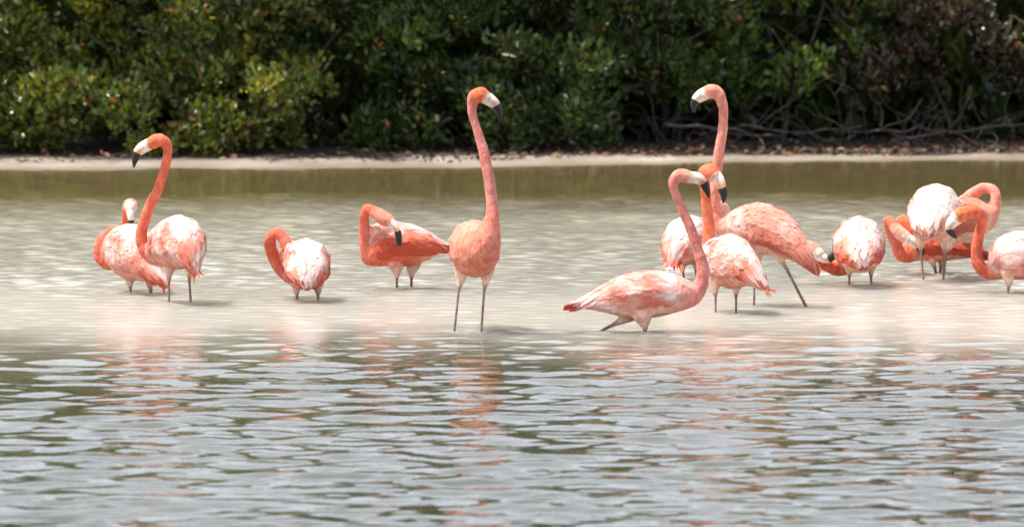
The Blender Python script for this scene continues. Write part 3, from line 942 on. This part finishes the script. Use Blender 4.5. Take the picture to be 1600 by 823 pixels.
def mangrove(label, x0, x1, yf, zlow, ztop, pal, seed, dens=1.0, stems=9, dry=0.02, bare=0.0, depth=1.6):
    r = np.random.default_rng(seed)
    xm = (x0 + x1) / 2
    root = empty('mangrove_shrub', (xm, yf + 0.8, ground_z(xm, yf + 0.8)))
    b0 = np.array(root.location)
    w = x1 - x0
    # crown: clumps of leaves in front, behind and above
    front, rear, top = [], [], []
    for _ in range(int(w * (1.35 - zlow) * 20 * dens)):
        z = r.uniform(zlow, 1.35)
        rad = r.uniform(0.09, 0.19)
        edge = 0.25 * abs(math.sin(z * 5 + seed)) + 0.12 * r.random()
        bulge = 0.30 * (1 - min(1, z / 1.0)) if zlow > 0.25 else 0.12 * abs(z - 0.5)
        front.append((r.uniform(x0, x1), yf + bulge + r.uniform(0, 0.55) + edge * 0.5, z, rad))
    for _ in range(int(w * 1.4 * 7 * dens)):
        rear.append((r.uniform(x0, x1), yf + r.uniform(0.7, depth), r.uniform(max(zlow, 0.25), 1.5), r.uniform(0.2, 0.34)))
    for _ in range(int(w * 26)):
        z = r.uniform(1.3, ztop)
        k = (z - 1.3) / (ztop - 1.3)
        top.append((r.uniform(x0 + 0.2 * k, x1 - 0.2 * k), yf + 0.15 + 0.45 * k + r.uniform(0, depth * (1 - 0.4 * k)), z, r.uniform(0.2, 0.36)))
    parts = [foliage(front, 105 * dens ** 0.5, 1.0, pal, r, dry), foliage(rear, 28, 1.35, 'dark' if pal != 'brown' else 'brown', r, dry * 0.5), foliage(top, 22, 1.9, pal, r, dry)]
    V, Q, K, o = [], [], [], 0
    for v, q, k in parts:
        V.append(v); Q.append(q + o); K.append(k); o += len(v)
    np_mesh('crown', np.vstack(V) - b0, np.vstack(Q), M_LEAF, np.vstack(K), root)
    # stems, limbs and arching prop roots
    lb, rt = ([], []), ([], [])
    for i in range(stems):
        bx = x0 + w * (i + 0.5) / stems + r.normal(0, 0.06)
        by = yf + r.uniform(0.75, 1.3)
        p = np.array((bx, by, ground_z(bx, by) - 0.02))
        pts = wander(r, p, (r.normal(0, 0.35), r.normal(-0.12, 0.25), 1), min(ztop * 0.8, r.uniform(0.9, 1.6)), 6, 0.16)
        tr = ([], [])
        add_branch(tr, pts - b0, r.uniform(0.012, 0.022), 0.005, 6)
        mesh_obj('trunk', tr[0], tr[1], M_BARK, root)
        for _ in range(2):
            k = r.integers(1, 5)
            pl = wander(r, pts[k], (r.normal(0, 0.9), r.normal(-0.5, 0.5), 0.45), r.uniform(0.35, 0.8), 5, 0.28)
            add_branch(lb, pl - b0, 0.006, 0.002, 4)
        for _ in range(2):
            st = pts[1]
            ex, ey = st[0] + r.normal(0, 0.22), st[1] - r.uniform(0.0, 0.35)
            en = np.array((ex, ey, ground_z(ex, ey) - 0.02))
            mid_ = (st + en) / 2 + np.array((0, 0, 0.10)) + r.normal(0, 0.02, 3)
            add_branch(rt, np.array([st, mid_, en]) - b0, 0.008, 0.006, 5)
    for _ in range(int(bare * w)):
        bx = r.uniform(x0, x1); by = yf + r.uniform(0.1, 0.7)
        p = np.array((bx, by, r.uniform(0.04, 0.9)))
        pl = wander(r, p, (r.normal(0, 1.0), r.normal(-0.1, 0.25), r.normal(0.25, 0.5)), r.uniform(0.3, 0.9), 6, 0.30)
        pl[:, 2] = np.maximum(pl[:, 2], 0.05)
        add_branch(lb, pl - b0, r.uniform(0.004, 0.009), 0.002, 4)
    mesh_obj('limb', lb[0], lb[1], M_BARK, root)['kind'] = 'stuff'
    mesh_obj('prop_root', rt[0], rt[1], M_BARK, root)['kind'] = 'stuff'
    tag(root, label, 'mangrove', 'mangroves along the far shore')
    return root


def px_x(px, Y=55.2): return (px - 800) * Y / F


mangrove('bright leafy mangrove filling the upper left, leaves reaching the sand', px_x(-170), px_x(490), 53.72, 0.05, 2.9, 'bright', 221, 1.45, 7, 0.075)
mangrove('very dark mangrove in the gap right of the bright left one', px_x(470), px_x(680), 54.15, 0.06, 2.9, 'dark', 222, 1.15, 2, 0.02)
mangrove('dark green mangrove behind the tallest flamingo\'s head', px_x(650), px_x(930), 54.05, 0.12, 2.9, 'dark', 223, 1.2, 3, 0.02, 2)
mangrove('dark mangrove with bare stems left of the right tall flamingo\'s head', px_x(900), px_x(1080), 54.45, 0.36, 2.9, 'dark', 204, 0.8, 6, 0.03, 12)
mangrove('lime green mangrove above a tangle of grey branches, right of centre', px_x(1030), px_x(1360), 54.50, 0.36, 2.9, 'lime', 205, 0.95, 5, 0.03, 8)
mangrove('sparse brown twiggy mangrove in the upper right corner', px_x(1330), px_x(1760), 54.70, 0.32, 2.9, 'brown', 206, 0.75, 6, 0.05, 16)


def thicket():
    r = np.random.default_rng(303)
    lumps = []
    for _ in range(1250):
        x = r.uniform(-16, 16)
        inside = -4.2 < x < 4.2
        y = r.uniform(56.5, 60.5) if inside else r.uniform(54.9, 60)
        lumps.append((x, y, r.uniform(0.1, 2.7), r.uniform(0.35, 0.55)))
    for _ in range(260):  # low dark clumps added to block the sunlit ground behind the stems
        lumps.append((r.uniform(-4.5, 4.5), r.uniform(55.6, 56.8), r.uniform(0.08, 0.7), r.uniform(0.2, 0.35)))
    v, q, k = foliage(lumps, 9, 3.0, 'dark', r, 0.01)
    o = np_mesh('mangrove_thicket', v, q, M_LEAF, k)
    tag(o, 'dense dark mangrove wood behind the front row of shrubs', 'thicket', kind='stuff')


thicket()


def litter():
    r = np.random.default_rng(404)
    n = 4200
    x = r.uniform(-4.5, 4.5, n)
    y = np.array([shore_y(q) for q in x]) + 0.40 + np.abs(r.normal(0, 0.55, n)) + 0.12 * np.sin(x * 2.1)
    side = r.random(n) < 0.25 + 0.75 * (1 / (1 + np.exp(-(x - 0.2) * 3)))
    x, y = x[side], y[side]; n = len(x)
    P = np.array([(a, b, ground_z(a, b) + 0.004 + 0.012 * r.random()) for a, b in zip(x, y)])
    A = unit(np.stack([r.normal(size=n), r.normal(size=n), r.normal(0, 0.25, n)], 1))
    N = unit(np.array((0, 0, 1.0)) + r.normal(0, 0.35, (n, 3)))
    N = unit(N - A * (N * A).sum(1, keepdims=True))
    ln = r.uniform(0.03, 0.065, n)
    pal = np.array([(0.11, 0.060, 0.032), (0.07, 0.045, 0.028), (0.20, 0.09, 0.04), (0.24, 0.17, 0.10), (0.05, 0.038, 0.028), (0.05, 0.038, 0.028)])
    c = pal[r.integers(0, len(pal), n)]
    v, q, k = leaf_mesh(P, A, N, ln, ln * 0.27, c)
    o = np_mesh('leaf_litter', v, q, M_LITTER, k)
    tag(o, 'brown fallen leaves scattered under the mangroves', 'litter', kind='stuff')


litter()


def dead_branch(label, px0, px1, Y, z, seed, n, thick):
    """a bleached fallen branch with side twigs, lying under the mangroves"""
    r = np.random.default_rng(seed)
    xa, xb = px_x(px0), px_x(px1)
    o0 = np.array((xa, Y, ground_z(xa, Y)))
    root = empty('dead_branch', o0)
    acc, tw = ([], []), ([], [])
    m = 7
    pts = np.array([(xa + (xb - xa) * i / (m - 1), Y + r.normal(0, 0.06), ground_z(xa, Y) + z[0] + (z[1] - z[0]) * i / (m - 1) + r.normal(0, 0.014)) for i in range(m)])
    add_branch(acc, pts - o0, thick, thick * 0.45, 7)
    for _ in range(n):
        k = r.integers(0, m)
        pl = wander(r, pts[k], (r.normal(0.2, 0.8), r.normal(-0.15, 0.3), r.normal(0.25, 0.45)), r.uniform(0.15, 0.5), 5, 0.30)
        pl[:, 2] = np.maximum(pl[:, 2], 0.05)
        add_branch(tw, pl - o0, thick * 0.42, 0.0018, 4)
    mesh_obj('branch', acc[0], acc[1], M_DEAD, root)
    mesh_obj('twig', tw[0], tw[1], M_DEAD, root)
    tag(root, label, 'branch', 'bleached dead branches under the mangroves')


dead_branch('grey fallen branch low beside the right tall flamingo\'s neck', 1035, 1200, 54.55, (0.16, 0.10), 501, 6, 0.011)
dead_branch('long bleached branch lying level under the lime green mangrove', 1170, 1345, 54.85, (0.13, 0.11), 502, 9, 0.009)
dead_branch('bleached branch with upturned twigs right of the long level one', 1350, 1475, 54.85, (0.12, 0.09), 503, 11, 0.008)
dead_branch('bleached spiky branch tangle in the lower right under brown twigs', 1480, 1640, 54.9, (0.10, 0.16), 504, 14, 0.008)

#print('TRIS', sum(sum(len(p.vertices) - 2 for p in o.data.polygons) for o in COL.objects if o.type == 'MESH'))
